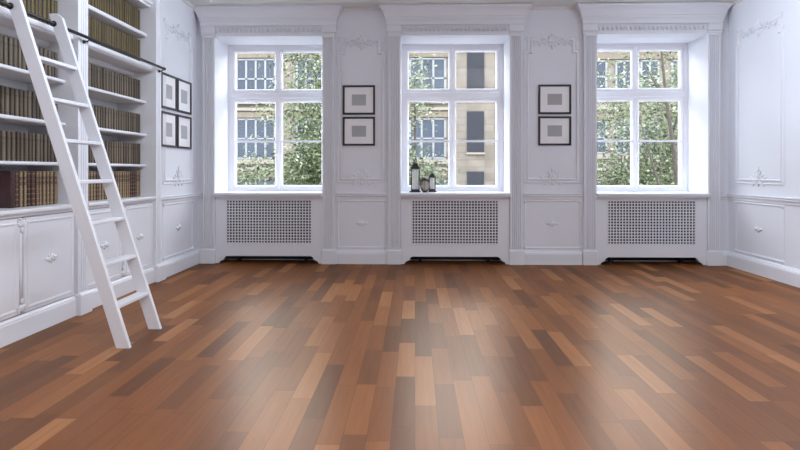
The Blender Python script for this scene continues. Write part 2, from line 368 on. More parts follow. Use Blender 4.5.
def garland(w, mat):
    mb = MB(); h = w/2
    palmette(mb, 0, -0.005, 0.115, mat, 9, 3.0); leaf(mb, 0, -0.01, -PI/2, 0.09, 0.035, mat=mat)
    for a in (-2.3, -0.84): leaf(mb, 0, -0.01, a, 0.07, 0.022, mat=mat)
    for d in (-1, 1):
        stem(mb, [(d*0.03, 0), (d*h*0.25, 0.09), (d*h*0.42, -0.09), (d*h*0.66, 0.005)], 0.011, mat)
        scroll(mb, d*h*0.30, 0.005, d, 0.045, 1.3, 0.4, 0.010, mat); scroll(mb, d*h*0.66, -0.02, d, 0.04, 1.2, 2.2, 0.009, mat, -1)
        stem(mb, [(d*h*0.55, -0.01), (d*h*0.70, -0.06), (d*h*0.85, 0.05), (d*h*0.98, 0.03)], 0.009, mat)
        for k in range(8):
            x = d*h*(0.16+0.105*k); zc = 0.025*math.sin(k*1.9)
            leaf(mb, x, zc, (PI/2-d*0.7) if k % 2 else (-PI/2+d*0.8), 0.055, 0.02, 0.01, mat)
        scroll(mb, d*h*0.90, 0.055, d, 0.028, 1.1, 0.0, 0.007, mat)
    return mb
def spray(mat):
    mb = MB(); palmette(mb, 0, 0.02, 0.10, mat, 7, 2.3); leaf(mb, 0, 0.10, PI/2, 0.09, 0.03, mat=mat); leaf(mb, 0, 0.015, -PI/2, 0.075, 0.032, mat=mat)
    for d in (-1, 1):
        scroll(mb, d*0.075, 0.005, d, 0.04, 1.3, 0.3, 0.010, mat); stem(mb, [(d*0.02, 0), (d*0.09, -0.04), (d*0.13, 0.05), (d*0.185, 0.012)], 0.010, mat)
        for x, z, a, l in ((0.06, 0.03, 1.0, 0.07), (0.10, 0.02, 0.6, 0.07), (0.13, 0.0, 0.2, 0.06), (0.07, -0.02, -0.6, 0.06), (0.03, 0.07, 1.2, 0.07)):
            leaf(mb, d*x, z, a if d > 0 else PI-a, l, 0.022, 0.012, mat)
    return mb
def rosette(mat, s=1.0):
    mb = MB()
    for d in (-1, 1):
        leaf(mb, 0, 0, 0 if d > 0 else PI, 0.085*s, 0.034*s, 0.012, mat); leaf(mb, 0, 0, d*PI/2, 0.042*s, 0.03*s, 0.012, mat)
        for a in (0.55, -0.55): leaf(mb, 0, 0, a if d > 0 else PI-a, 0.052*s, 0.024*s, 0.012, mat)
    mb.blob((0, -0.012, 0), (0.018*s, 0.014, 0.018*s), mat=mat)
    return mb
def place_back(y): return lambda u, o, z: (u, y-o, z)
def place_right(u, o, z): return (XR-o, u, z)
def place_left(u, o, z): return (XL+o, u, z)
def omat(kind, u, z):
    if kind == 'back': return Matrix.Translation((u, YB, z))
    if kind == 'right': return Matrix.Translation((XR, u, z)) @ Matrix.Rotation(-PI/2, 4, 'Z')
    return Matrix.Translation((XL, u, z)) @ Matrix.Rotation(PI/2, 4, 'Z')
big = [(0.0, 0.0), (0.004, 0.012), (0.014, 0.012), (0.018, 0.005), (0.034, 0.005), (0.038, 0.016), (0.052, 0.020), (0.060, 0.014), (0.064, 0.0)]
thin = [(0.0, 0.0), (0.003, 0.007), (0.010, 0.009), (0.016, 0.007), (0.021, 0.003), (0.028, 0.0)]
PANEL_AT = {'back': place_back(YB), 'right': place_right, 'left': place_left}
tn = [5]
def panels(kind, a, b, label):
    pl = PANEL_AT[kind]; mid = (a+b)/2
    m = MB()
    path = [(b-0.15, 2.935), (b-0.05, 2.935), (b-0.05, 2.775), (b, 2.775), (b, 1.045), (a, 1.045), (a, 2.775), (a+0.05, 2.775), (a+0.05, 2.935), (a+0.15, 2.935)]
    if kind == 'right': pass
    path = path[::-1]
    mold(m, path, big, False, pl)
    o = m.build('trim_%d' % tn[0], WHITE); tn[0] += 1
    tag(o, 'tall raised plaster panel moulding with garland on ' + label, 'panel moulding', kind='structure')
    garland(b-a-0.02, omat(kind, mid, 2.86)).build('garland', WHITE, o); spray(omat(kind, mid, 1.075)).build('spray', WHITE, o)
    m = MB(); mold(m, [(a, 0.20), (b, 0.20), (b, 0.825), (a, 0.825)], thin, True, pl)
    for u in (a+0.015, b-0.015):
        for z in (0.215, 0.81): m.blob(pl(u, 0.004, z), (0.022, 0.022, 0.022), seg=8, rings=4)
    o = m.build('trim_%d' % tn[0], WHITE); tn[0] += 1
    tag(o, 'low rectangular plaster panel moulding below chair rail on ' + label, 'panel moulding', kind='structure')
    rosette(omat(kind, mid, 0.525)).build('rosette', WHITE, o)
panels('back', -1.01, -0.37, 'pier between first and middle windows')
panels('back', 1.40, 2.13, 'pier between middle and last windows')
panels('right', 6.43, 7.39, 'right wall beside the corner')
panels('right', 4.85, 5.81, 'right wall, second bay from corner')
panels('right', 3.27, 4.23, 'right wall, third bay from corner')
panels('left', 6.52, 7.41, 'left wall between bookcase and corner')
# ------------------------------------------------------------------ windows
def fluted(x0, x1, yb, yf, z0, z1, n=5):
    poly = [(x0, yb), (x0, yf)]; w = x1-x0; mg = 0.018; p = (w-2*mg)/n
    for i in range(n):
        a = x0+mg+i*p
        for k in range(7):
            t = PI*k/6; poly.append((a+p/2-(p*0.40)*math.cos(t), yf+p*0.70*math.sin(t)**0.7))
    poly += [(x1, yf), (x1, yb)]
    return poly
wname = ['nearest the bookcase', 'in the middle of the back wall', 'nearest the right wall']
for i, cx in enumerate(WIN):
    W = empty('window_%d' % (i+1), (0, 0, 0), 'tall white four-light casement window ' + wname[i], 'window', kind='structure')
    # sill board
    m = MB(); m.cbox(cx-HW-0.005, cx+HW+0.005, 7.455, YG+0.01, ZS-0.034, ZS, 0.006); m.box(cx-HW, cx+HW, 7.48, 7.53, ZS-0.055, ZS-0.034)
    m.build('sill', WHITE, W)
    # fixed frame with transom and mullion
    m = MB(); x0, x1 = cx-HW, cx+HW; yf, yb = YG, YG+0.09
    m.box(x0, x0+0.05, yf, yb, ZS, ZT); m.box(x1-0.05, x1, yf, yb, ZS, ZT)
    m.box(x0+0.05, x1-0.05, yf, yb, ZT-0.045, ZT); m.box(x0+0.05, x1-0.05, yf, yb, ZS, ZS+0.035)
    m.cbox(x0+0.05, x1-0.05, yf-0.012, yb, 2.205, 2.285, 0.012)
    m.build('frame', WINW, W)
    # four sashes
    for (sa, sb) in ((x0+0.05, cx), (cx, x1-0.05)):
        for (za, zb, bar) in ((ZS+0.035, 2.205, True), (2.285, ZT-0.045, False)):
            m = MB(); t = 0.05; y0, y1 = yf+0.018, yf+0.07
            ins = [(0.0, 0.0), (0.0, 0.02), (0.03, 0.02), (0.036, 0.012), (0.042, 0.012), (0.05, 0.0), (0.05, -0.05), (0.0, -0.05)]
            mold(m, [(sa, za), (sb, za), (sb, zb), (sa, zb)], ins, True, place_back(y0+0.012))
            if bar: m.box(sa+t, sb-t, y0+0.008, y1-0.01, 1.599, 1.625)
            s_ = m.build('sash', WINW, W)
            g = MB(); g.box(sa+t-0.006, sb-t+0.006, y0+0.024, y0+0.028, za+t-0.006, zb-t+0.006); g.build('pane', GLASS, s_)
    m = MB(); m.cbox(cx-0.016, cx+0.016, yf-0.006, yf+0.02, ZS+0.035, 2.205, 0.005); m.cbox(cx-0.016, cx+0.016, yf-0.006, yf+0.02, 2.285, ZT-0.045, 0.005)
    m.build('meeting_stile', WINW, W)
    m = MB(); m.cbox(cx-0.013, cx+0.013, yf-0.014, yf-0.004, 1.37, 1.45, 0.004); m.tube([(cx, yf-0.012, 1.42), (cx, yf-0.045, 1.42), (cx, yf-0.05, 1.40), (cx, yf-0.05, 1.31)], 0.007, 8)
    m.build('handle', WINW, W)
    m = MB(); m.cbox(cx-0.055, cx+0.055, yf-0.02, yf+0.01, ZS+0.002, ZS+0.026, 0.005)
    m.build('latch', WINW, W)
    # surround: two fluted pilasters with plinth and cap
    for d in (-1, 1):
        a, b = sorted((cx+d*HW, cx+d*0.857)); pa, pb = sorted((cx+d*(HW-0.012), cx+d*0.878))
        m = MB(); m.prism(fluted(a, b, YB, 7.513, 0, 0), 'z', 0.20, 2.93)
        m.cbox(a-0.0005, b+0.0005, 7.5125, YB, 2.925, 2.955, 0.002)
        p = m.build('pilaster', WHITE, W)
        m = MB(); m.cbox(pa, pb, 7.495, YB, 0.0, 0.175, 0.004); m.sweep([(0.0, 0.17), (0.0, 0.175), (-0.012, 0.19), (-0.012, 0.205)], [(pa, YB, -1, 0), (pa, 7.495, -1, -1), (pb, 7.495, 1, -1), (pb, YB, 1, 0)])
        m.build('plinth', WHITE, p)
        m = MB(); m.cbox(pa, pb, 7.497, YB, 2.985, 3.072, 0.004); m.sweep([(-0.016, 2.95), (-0.010, 2.955), (-0.006, 2.965), (-0.012, 2.975), (0.0, 2.987)], [(pa, YB, -1, 0), (pa, 7.497, -1, -1), (pb, 7.497, 1, -1), (pb, YB, 1, 0)])
        m.build('capital', WHITE, p)
    # frieze with a row of little arched dentils
    a, b = cx-HW+0.012, cx+HW-0.012
    m = MB(); m.box(a, b, 7.517, YB+0.01, ZT+0.001, 3.075); m.box(a, b, 7.506, 7.52, 3.046, 3.052); m.box(a, b, 7.503, 7.52, ZT-0.002, 2.957)
    nd = 24
    for k in range(nd):
        u = a+(k+0.5)*(b-a)/nd; w = (b-a)/nd*0.36
        m.cbox(u-w, u+w, 7.499, 7.519, 3.012, 3.043, 0.003); m.blob((u, 7.514, 3.008), (w*0.9, 0.012, 0.02), seg=8, rings=4)
        m.tube([(u+w*1.38, 7.514, 3.04), (u+w*1.38, 7.512, 2.995), (u+w*1.38, 7.514, 2.985)], [0.004, 0.005, 0.002], 5)
    m.build('frieze', WHITE, W)
    # crown
    cp = [(0.0, 3.072), (0.004, 3.075), (0.004, 3.125), (0.012, 3.128), (0.012, 3.142), (0.02, 3.146), (0.02, 3.172), (0.028, 3.178), (0.032, 3.20), (0.046, 3.235), (0.07, 3.268), (0.086, 3.282), (0.09, 3.288), (0.09, 3.31), (0.0, 3.312)]
    x0, x1 = cx-0.878, cx+0.878
    m = MB(); m.sweep(cp, [(x0, YB, -1, 0), (x0, 7.495, -1, -1), (x1, 7.495, 1, -1), (x1, YB, 1, 0)]); m.box(x0+0.001, x1-0.001, 7.496, YB, 3.073, 3.311)
    m.build('crown', WHITE, W)
    # ---------------- radiator cover below the sill: a thing
    R_ = empty('radiator_cover', (cx, 7.56, 0), ['white radiator cover with square lattice grille, below window beside bookcase', 'white radiator cover with square lattice grille, below the lanterns', 'white radiator cover with square lattice grille, nearest right wall'][i], 'radiator cover', 'radiator covers below the windows')
    x0, x1, zt = -HW+0.004, HW-0.004, ZS-0.058; y0, y1 = 7.535-7.56, 7.565-7.56
    gx, g0, g1 = 0.555, 0.262, 0.822
    foot = [(x0, 0.002), (x0+0.045, 0.002), (x0+0.06, 0.03), (x0+0.10, 0.045), (x0+0.125, 0.085), (x0+0.15, 0.098)]
    outline = foot + [(-p, z) for p, z in foot[::-1]]
    m = MB()
    # panel ring: below the grille (shaped skirt), above and the two stiles
    m.prism([(x0, 0.002)] + foot[1:] + [(-p, z) for p, z in foot[::-1]] + [(x1, g0), (x0, g0)], 'y', y0, y1)
    m.box(x0, -gx, y0, y1, g0, zt); m.box(gx, x1, y0, y1, g0, zt); m.box(-gx, gx, y0, y1, g1, zt)
    m.build('front_panel', WHITE, R_)
    m = MB(); mold(m, [(-gx, g0), (gx, g0), (gx, g1), (-gx, g1)], [(-0.006, 0.0), (-0.004, 0.006), (0.008, 0.006), (0.01, -0.01)], True, place_back(y0)); m.build('grille_frame', WHITE, R_)
    m = MB(); nx, nz = 29, 15
    for k in range(nx+1):
        u = -gx+2*gx*k/nx; m.box(u-0.0065, u+0.0065, y0+0.004, y0+0.012, g0, g1)
    for k in range(nz+1):
        z = g0+(g1-g0)*k/nz; m.box(-gx, gx, y0+0.0045, y0+0.0115, z-0.0065, z+0.0065)
    m.build('grille', WHITE, R_)
    m = MB()                                    # the ribbed radiator in the niche; its dark backing sheet paints in the shade
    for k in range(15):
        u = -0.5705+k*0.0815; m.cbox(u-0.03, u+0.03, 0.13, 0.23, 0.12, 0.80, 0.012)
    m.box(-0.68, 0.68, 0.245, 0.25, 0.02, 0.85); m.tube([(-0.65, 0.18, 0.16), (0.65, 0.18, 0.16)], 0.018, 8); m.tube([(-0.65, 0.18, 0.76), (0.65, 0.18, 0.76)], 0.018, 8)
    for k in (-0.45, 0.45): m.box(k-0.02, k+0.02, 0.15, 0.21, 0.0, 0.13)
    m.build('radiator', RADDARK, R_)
# ------------------------------------------------------------------ picture frames
def make_frame(w, h):
    t = 0.024; m = MB(); mold(m, [(-w/2, 0), (w/2, 0), (w/2, h), (-w/2, h)], [(0, 0), (0, 0.022), (0.004, 0.025), (t-0.004, 0.025), (t, 0.02), (t, 0.004)], True, lambda u, o, z: (u, -o, z))
    return m
fproto = {}
def picture(kind, u, z, w, h, pw, ph, label):
    loc = {'back': (u, YB-0.002, z), 'left': (XL+0.002, u, z)}[kind]
    key = (w, h)
    if key not in fproto:
        e = empty('picture_frame', loc, label, 'picture')
        make_frame(w, h).build('frame', FRAMEB, e)
        b = MB(); b.box(-w/2+0.01, w/2-0.01, -0.010, -0.002, 0.01, h-0.01); mo = b.build('mount', MAT_, e)
        b = MB(); b.box(-pw/2, pw/2, -0.0115, -0.0095, h/2-ph/2, h/2+ph/2); b.build('print', PRINT, mo)
        fproto[key] = e
    else:
        e = copy_tree(fproto[key]); e.location = loc; e['label'] = label
    e.rotation_euler = (0, 0, 0 if kind == 'back' else PI/2); e['group'] = 'black framed pictures hung in blocks on the walls'
for u, side in ((-0.726, 'pier between bookcase-side and middle windows'), (1.793, 'pier between middle window and last window')):
    picture('back', u, 1.931, 0.418, 0.378, 0.185, 0.142, 'black framed grey print, upper one on ' + side)
    picture('back', u, 1.529, 0.418, 0.372, 0.185, 0.142, 'black framed grey print, lower one on ' + side)
for u, s in ((6.66, 'nearer the bookcase'), (7.11, 'nearer the corner')):
    picture('left', u, 1.91, 0.425, 0.40, 0.19, 0.16, 'black framed grey print on left wall, upper row, ' + s)
    picture('left', u, 1.475, 0.425, 0.40, 0.19, 0.16, 'black framed grey print on left wall, lower row, ' + s)
# ------------------------------------------------------------------ bookcases
XB, XP = -3.22, -2.795
bays = [(3.47, 4.785, 'near bay'), (4.935, 6.245, 'far bay')]
pil = [(3.335, 3.47, 'at the near end of the bookcases'), (4.785, 4.935, 'between the two bookcase bays'), (6.245, 6.378, 'at the far end of the bookcases')]
for k, (a, b, s) in enumerate(pil):
    E = empty('trim_%d' % tn[0], (0, 0, 0), 'white fluted bookcase pilaster ' + s, 'pilaster', kind='structure'); tn[0] += 1
    def rect(x): return [(XB, a), (x, a)]
    # fluted front face (x out), drawn in (x, y)
    poly = [(XB, a), (XP, a)]; mg = 0.028; nfl = 3; p = (b-a-2*mg)/nfl
    for i in range(nfl):
        s0 = a+mg+i*p
        for q_ in range(7):
            t = PI*q_/6; poly.append((XP-p*0.40*math.sin(t), s0+p/2-p*0.40*math.cos(t)))
    poly += [(XP, b), (XB, b)]
    m = MB(); m.prism(poly, 'z', 0.17, 3.08); m.build('shaft', WHITE, E)
    m = MB(); m.cbox(-2.84, -2.762, a-0.012, b+(0.012 if k < 2 else 0.05), 0, 0.165, 0.004); m.sweep([(0.0, 0.16), (0.0, 0.166), (-0.014, 0.182), (-0.03, 0.19)], [(XP+0.033-0.06, a-0.012, 0, -1), (-2.762, a-0.012, 1, -1), (-2.762, b+0.012, 1, 1), (XP+0.033-0.06, b+0.012, 0, 1)])
    m.build('plinth', WHITE, E)
SH = [(1.245, 1.272, -2.90), (1.572, 1.602, -2.90), (1.927, 1.957, -2.90), (2.268, 2.336, -2.835), (2.645, 2.685, -2.895)]
for bi, (a, b, nm) in enumerate(bays):
    near = bi == 0
    e0, e1 = a+0.001, b-0.001
    D = empty('bookcase', (-3.0, (a+b)/2, 0.93), 'tall white built-in bookcase, ' + ('nearer bay behind the leaning ladder' if near else 'farther bay ending near the framed pictures'), 'bookcase', 'built-in bookcase bays along the left wall')
    off = Vector((3.0, -(a+b)/2, -0.93))
    def put(mb, name, mat=WHITE, par=D):
        mb.v = [p+off for p in mb.v]; return mb.build(name, mat, par)
    m = MB(); m.box(XB-0.02, XB, e0, e1, 0.93, 3.075); put(m, 'back_panel')
    for z0, z1, xf in SH:
        m = MB(); h = z1-z0; rr = min(h*0.45, 0.014)
        poly = [(XB, z0), (xf-rr, z0), (xf-rr*0.3, z0+rr*0.3), (xf, z0+rr), (xf, z1-rr), (xf-rr*0.3, z1-rr*0.3), (xf-rr, z1), (XB, z1)]
        m.prism(poly, 'y', e0, e1); put(m, 'shelf')
    # moulded edge hanging below the deep shelf at the back, and the head cornice
    m = MB(); m.prism([(XB, 2.215), (-3.05, 2.215), (-3.035, 2.235), (-3.035, 2.267), (XB, 2.267)], 'y', e0, e1); put(m, 'shelf_cleat')
    m = MB(); m.prism([(XB, 2.965), (-2.86, 2.965), (-2.855, 2.985), (-2.83, 2.995), (-2.825, 3.015), (-2.80, 3.04), (-2.775, 3.05), (-2.77, 3.078), (XB, 3.078)], 'y', e0, e1); put(m, 'head_cornice')
    # the worktop ledge with its moulded front edge
    m = MB(); m.prism([(XB, 0.872), (-2.81, 0.872), (-2.806, 0.885), (-2.79, 0.897), (-2.786, 0.905), (-2.786, 0.922), (-2.79, 0.927), (XB, 0.927)], 'y', e0, e1)
    o = m.build('ledge', WHITE); tag(o, 'white moulded ledge carrying the leather books in the ' + ('nearer bay' if near else 'farther bay'), 'ledge', 'bookcase ledges')
    # base cabinet
    B = empty('base_cabinet', (-3.0, (a+b)/2, 0), 'white base cabinet with two panelled doors, ' + ('nearer bay, partly behind the ladder' if near else 'farther bay, next to the picture wall'), 'cabinet', 'base cabinets under the bookcases')
    off = Vector((3.0, -(a+b)/2, 0))
    m = MB(); m.box(XB, -2.845, e0, e1, 0.002, 0.87); put(m, 'carcass', WHITE, B)
    m = MB(); m.prism([(-2.845, 0.002), (-2.805, 0.002), (-2.805, 0.135), (-2.81, 0.142), (-2.81, 0.15), (-2.825, 0.168), (-2.845, 0.17)], 'y', e0, e1); put(m, 'plinth', WHITE, B)
    mid = (a+b)/2; cw = 0.03
    for (d0, d1) in ((e0+0.004, mid-cw), (mid+cw, e1-0.004)):
        m = MB(); m.cbox(-2.844, -2.822, d0, d1, 0.175, 0.866, 0.003)
        mold(m, [(d0+0.03, 0.20), (d1-0.03, 0.20), (d1-0.03, 0.835), (d0+0.03, 0.835)], [(p*0.8, q_*0.6) for p, q_ in thin], True, lambda u, o_, z: (-2.822+o_, u, z))
        dr = put(m, 'door', WHITE, B)
        m = MB(); mt = Matrix.Translation((-2.822, (d0+d1)/2, 0.525)) @ Matrix.Rotation(PI/2, 4, 'Z')
        rs = rosette(mt @ Matrix.Scale(0.6, 4, (0, 1, 0)), 0.95); rs.tube([mt @ Vector(p) for p in ((0, -0.02, 0.016), (0, -0.034, 0.008), (0, -0.034, -0.008), (0, -0.02, -0.016))], 0.004, 6)
        put(rs, 'handle', WHITE, dr)
    # beaded column between the doors, leafy at head and foot
    m = MB(); mt = Matrix.Translation((-2.836, mid, 0)); m.lathe([(0.016, 0.176), (0.016, 0.864)], 14, mat=mt)
    for dy in (-0.026, 0.026): m.box(-2.844, -2.824, mid+dy-0.003, mid+dy+0.003, 0.176, 0.864)
    put(m, 'bead_column', WHITE, B)
    mt = Matrix.Translation((-2.824, mid, 0)) @ Matrix.Rotation(PI/2, 4, 'Z') @ Matrix.Scale(0.7, 4, (0, 1, 0))
    for z, sg in ((0.80, 1), (0.24, -1)):
        m = MB()
        for aa in (-1.1, -0.6, 0, 0.6, 1.1): leaf(m, 0, z, sg*(PI/2)+aa, 0.06, 0.024, 0.014, mt)
        scroll(m, -0.032, z+sg*0.045, 1, 0.02, 1.2, 0, 0.007, mt); scroll(m, 0.032, z+sg*0.045, -1, 0.02, 1.2, 0, 0.007, mt)
        leaf(m, 0, z, -sg*PI/2, 0.05, 0.03, 0.014, mt)
        put(m, 'leaf_ornament', WHITE, B)
# ------------------------------------------------------------------ books
def book_mesh(name, t, h, d, mats, bands):
    """spine towards +x at x=0, lower edge on z=0, thickness along y (centred)"""
    m = MB(); r = t/2*0.96; n = 8
    arc = [(0.015*math.cos(PI*(k/n-0.5))-0.015, r*math.sin(PI*(k/n-0.5))) for k in range(n+1)]
    m.prism([(-d, -t/2*0.96)]+arc+[(-d, t/2*0.96), (-d, t/2*0.7), (-d+0.004, t/2*0.7), (-d+0.004, -t/2*0.7), (-d, -t/2*0.7)], 'z', 0, h)
    m.box(-d+0.003, -0.016, -t/2*0.75, t/2*0.75, h, h+0.0005, 1)
    if bands:
        for f in (0.5/7, 1.5/7, 2.5/7, 3.5/7, 4.5/7, 5.5/7, 6.5/7):
            m.prism([(p+0.0025, q_*1.0) for p, q_ in arc]+[(-0.017, r), (-0.017, -r)], 'z', h*f-0.004, h*f+0.004)
    return m.build(name, mats)
protos = {}
for kind, mat, h in (('leather', LEATHER, 0.272), ('cloth', CLOTH, 0.215), ('olive', OLIVE, 0.26)):
    for t in (0.038, 0.046, 0.054):
        protos[kind, t] = (mat, h)
made = {}
ORD = 'first second third fourth fifth sixth seventh eighth ninth tenth eleventh twelfth thirteenth fourteenth fifteenth sixteenth seventeenth eighteenth nineteenth twentieth'.split()
def ordinal(n):
    if n <= 20: return ORD[n-1]
    if n == 30: return 'thirtieth'
    return ('twenty-' if n < 30 else 'thirty-') + ORD[n % 10-1]
rng = random.Random(11)
def shelf_row(kind, y0, y1, z, h, rowname, bay, grp):
    y = y1-0.003; k = 0
    desc = {'leather': 'gilt tan leather book', 'cloth': 'grey-brown cloth book', 'olive': 'olive-gold cloth book'}[kind]
    while True:
        t = rng.choice((0.038, 0.046, 0.046, 0.054))
        if y-t < y0: break
        k += 1; hh = h*(1-0.018*rng.random()) if kind != 'leather' else h*(1-0.012*rng.random())
        mat, h0 = protos[kind, t]
        if (kind, t) not in made:
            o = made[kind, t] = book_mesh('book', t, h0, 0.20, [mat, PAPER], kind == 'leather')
        else:
            o = made[kind, t].copy(); C.objects.link(o)
        o.location = (-2.955-0.004*rng.random(), y-t/2, z+0.0006); o.scale = (1, 1, hh/h0)
        tag(o, '%s, %s from far end of %s in %s' % (desc, ordinal(k), rowname, bay), 'book', grp)
        y -= t+0.002
    return y
rows = [('leather', 0.927, 0.272, 'bottom row'), ('cloth', 1.272, 0.222, 'second row up'), ('cloth', 1.602, 0.212, 'third row up'), ('cloth', 1.957, 0.222, 'row under the black rail'), ('olive', 2.336, 0.272, 'row behind the black rail'), ('olive', 2.685, 0.245, 'topmost row')]
for bi, (a, b, nm) in enumerate(bays):
    for kind, z, h, rn in rows:
        start = a+0.004 if bi else (4.245 if kind == 'leather' else 3.93)
        yend = shelf_row(kind, start, b, z, h, rn, nm, '%s of books in the %s' % (rn, nm))
        if bi == 0 and kind == 'leather':
            m = MB(); t = 0.05; h2 = 0.272
            o = book_mesh('book', t, h2, 0.22, [MAROON, PAPER], True); o.location = (-2.95, yend-t/2, z+0.0006)
            tag(o, 'dark maroon leather book showing its plain cover, near end of bottom row', 'book', 'bottom row of books in the near bay')
# ------------------------------------------------------------------ rail and ladder
RX, RZ = -2.742, 2.318
E = empty('ladder_rail', (RX, 4.9, RZ), 'long black metal rail running across the bookcase fronts', 'rail')
m = MB(); m.tube([(0, 3.45-4.9, 0), (0, 6.33-4.9, 0)], 0.0135, 12); m.build('tube', BLACK, E)
m = MB(); m.blob((0, 6.335-4.9, 0), (0.017, 0.017, 0.017), seg=10, rings=6); m.build('end_knob', BLACK, E)
for y in (3.405, 4.86, 6.31):
    m = MB(); m.tube([(XP-RX+0.002, y-4.9, -0.028), (-0.02, y-4.9, -0.028), (0, y-4.9, -0.0145)], 0.006, 8); m.lathe([(0.014, -0.012), (0.014, 0.0), (0.006, 0.004)], 12, mat=Matrix.Translation((XP-RX+0.014, y-4.9, -0.03)) @ Matrix.Rotation(PI/2, 4, 'Y'))
    m.build('bracket', BLACK, E)
Ld = empty('library_ladder', (-1.97, 4.155, 0), 'white wooden library ladder leaning on the black rail before the bookcase', 'ladder')
SL = -0.3200
def lx(z): return -1.972+SL*z+1.97
for y0 in (3.90, 4.378):
    m = MB(); ya, yb = y0-4.155, y0+0.032-4.155; z1 = 2.60 if y0 < 4 else 2.395
    hw = 0.045
    poly = [(lx(0)-hw, 0.002), (lx(0)+hw, 0.002), (lx(z1-0.03)+hw, z1-0.03), (lx(z1)+0.012, z1+0.004), (lx(z1)-hw, z1)]
    m.prism(poly, 'y', ya, yb); o = m.build('side_rail', WHITE, Ld)
    k_ = MB(); k_.tube([(RX+1.97, ya-0.05, RZ), (RX+1.97, yb+0.05, RZ)], 0.0148, 20); cut = k_.build('bore', WHITE)   # the rail runs through a bored hole
    bo = o.modifiers.new('bore', 'BOOLEAN'); bo.operation = 'DIFFERENCE'; bo.solver = 'EXACT'; cut.location = (-1.97, 4.155, 0); bo.object = cut
    bpy.context.view_layer.update()
    me2 = bpy.data.meshes.new_from_object(o.evaluated_get(bpy.context.evaluated_depsgraph_get())); o.modifiers.clear(); o.data = me2
    for p in me2.polygons: p.use_smooth = False
    bpy.data.objects.remove(cut)
for k in range(7):
    z = 0.272+0.2845*k; x = lx(z)
    m = MB(); m.cbox(x-0.046, x+0.040, 3.932-4.155, 4.378-4.155, z-0.014, z+0.012, 0.004); m.build('rung', WHITE, Ld)
for y0 in (3.899, 4.377):
    m = MB(); xx = RX+1.97
    m.lathe([(0.015, -0.012), (0.021, -0.012), (0.023, -0.006), (0.021, 0.0), (0.015, 0.0)], 20, mat=Matrix.Translation((xx, y0-4.155, RZ)) @ Matrix.Rotation(-PI/2, 4, 'X'))
    fs = m.f[-2:]; del m.f[-2:], m.mi[-2:], m.sm[-2:]
    m.f += [(k, (k+1) % 20, 80+(k+1) % 20, 80+k) for k in range(20)]; m.mi += [0]*20; m.sm += [True]*20
    m.build('rail_collar', BLACK, Ld)
# ------------------------------------------------------------------ lanterns on the middle sill
def square_lantern(name, x, y, w, h, label, ring):
    e = empty(name, (x, y, ZS), label, 'lantern'); a = w/2; fl = a*1.18
    m = MB(); m.cbox(-fl, fl, -fl, fl, 0, 0.014, 0.004); m.cbox(-a*0.92, a*0.92, -a*0.92, a*0.92, 0.014, 0.03, 0.004); m.build('base', LANT, e)
    hb = h*0.75; m = MB(); c = a*0.78
    for sx in (-1, 1):
        for sy in (-1, 1): m.box(sx*c-0.006, sx*c+0.006, sy*c-0.006, sy*c+0.006, 0.028, hb)
    for zz in (0.028, hb-0.01):
        m.box(-c, c, -c-0.006, -c+0.006, zz, zz+0.012); m.box(-c, c, c-0.006, c+0.006, zz, zz+0.012); m.box(-c-0.006, -c+0.006, -c, c, zz, zz+0.012); m.box(c-0.006, c+0.006, -c, c, zz, zz+0.012)
    fr = m.build('cage', LANT, e)
    m = MB()
    for s_ in (-1, 1): m.box(-c+0.006, c-0.006, s_*c-0.001, s_*c+0.001, 0.04, hb-0.01); m.box(s_*c-0.001, s_*c+0.001, -c+0.006, c-0.006, 0.04, hb-0.01)
    m.build('glass', GLASS, fr)
    m = MB(); t = h*0.84
    def pyr(r0, z0, r1, z1): m.add([(-r0,-r0,z0),(r0,-r0,z0),(r0,r0,z0),(-r0,r0,z0),(-r1,-r1,z1),(r1,-r1,z1),(r1,r1,z1),(-r1,r1,z1)], [(0,3,2,1),(4,5,6,7),(0,1,5,4),(1,2,6,5),(2,3,7,6),(3,0,4,7)])
    pyr(a*0.92, hb, a*0.92, hb+0.010); pyr(a*0.92, hb+0.010, a*0.5, hb+(h-hb)*0.42); pyr(a*0.5, hb+(h-hb)*0.42, a*0.5, hb+(h-hb)*0.58); pyr(a*0.62, hb+(h-hb)*0.58, a*0.2, hb+(h-hb)*0.78)
    m.build('roof', LANT, e)
    m = MB(); zr = hb+(h-hb)*0.78; r = (h-hb)*0.22
    m.tube([(r*math.sin(2*PI*k/16), 0, zr+r-0.004-r*math.cos(2*PI*k/16)) for k in range(17)], 0.004, 6, cap=False); m.build('ring', LANT, e)
    m = MB(); rc = c*0.82; zc = hb*ring
    m.lathe([(rc*0.97, 0.031), (rc, 0.036), (rc, zc-0.006), (rc*0.93, zc), (rc*0.3, zc-0.004)], 20); cd = m.build('candle', CANDLE, e)
    m = MB(); m.tube([(0, 0, zc-0.004), (0.001, 0, zc+0.012)], 0.0015, 5); m.build('wick', BLACK, cd)
    return e
square_lantern('lantern', 0.004, 7.80, 0.132, 0.425, 'tall dark metal lantern with white candle, on the middle windowsill', 0.93)
square_lantern('lantern', 0.230, 7.86, 0.098, 0.275, 'small dark metal lantern with white candle, right end of sill group', 0.90)
e = empty('round_lantern', (0.130, 7.715, ZS), 'dark round-bodied lantern with oval hoop, between the two square lanterns', 'lantern')
m = MB(); m.lathe([(0.034, 0), (0.04, 0.004), (0.026, 0.008), (0.03, 0.02)], 20); m.build('base', LANT, e)
m = MB(); m.lathe([(0.028, 0.02), (0.044, 0.045), (0.050, 0.08), (0.044, 0.115), (0.028, 0.14)], 24); m.build('globe', AMBER, e)
m = MB(); m.lathe([(0.032, 0.138), (0.034, 0.148), (0.024, 0.156), (0.016, 0.172), (0.006, 0.176)], 20); m.build('cap', LANT, e)
m = MB()
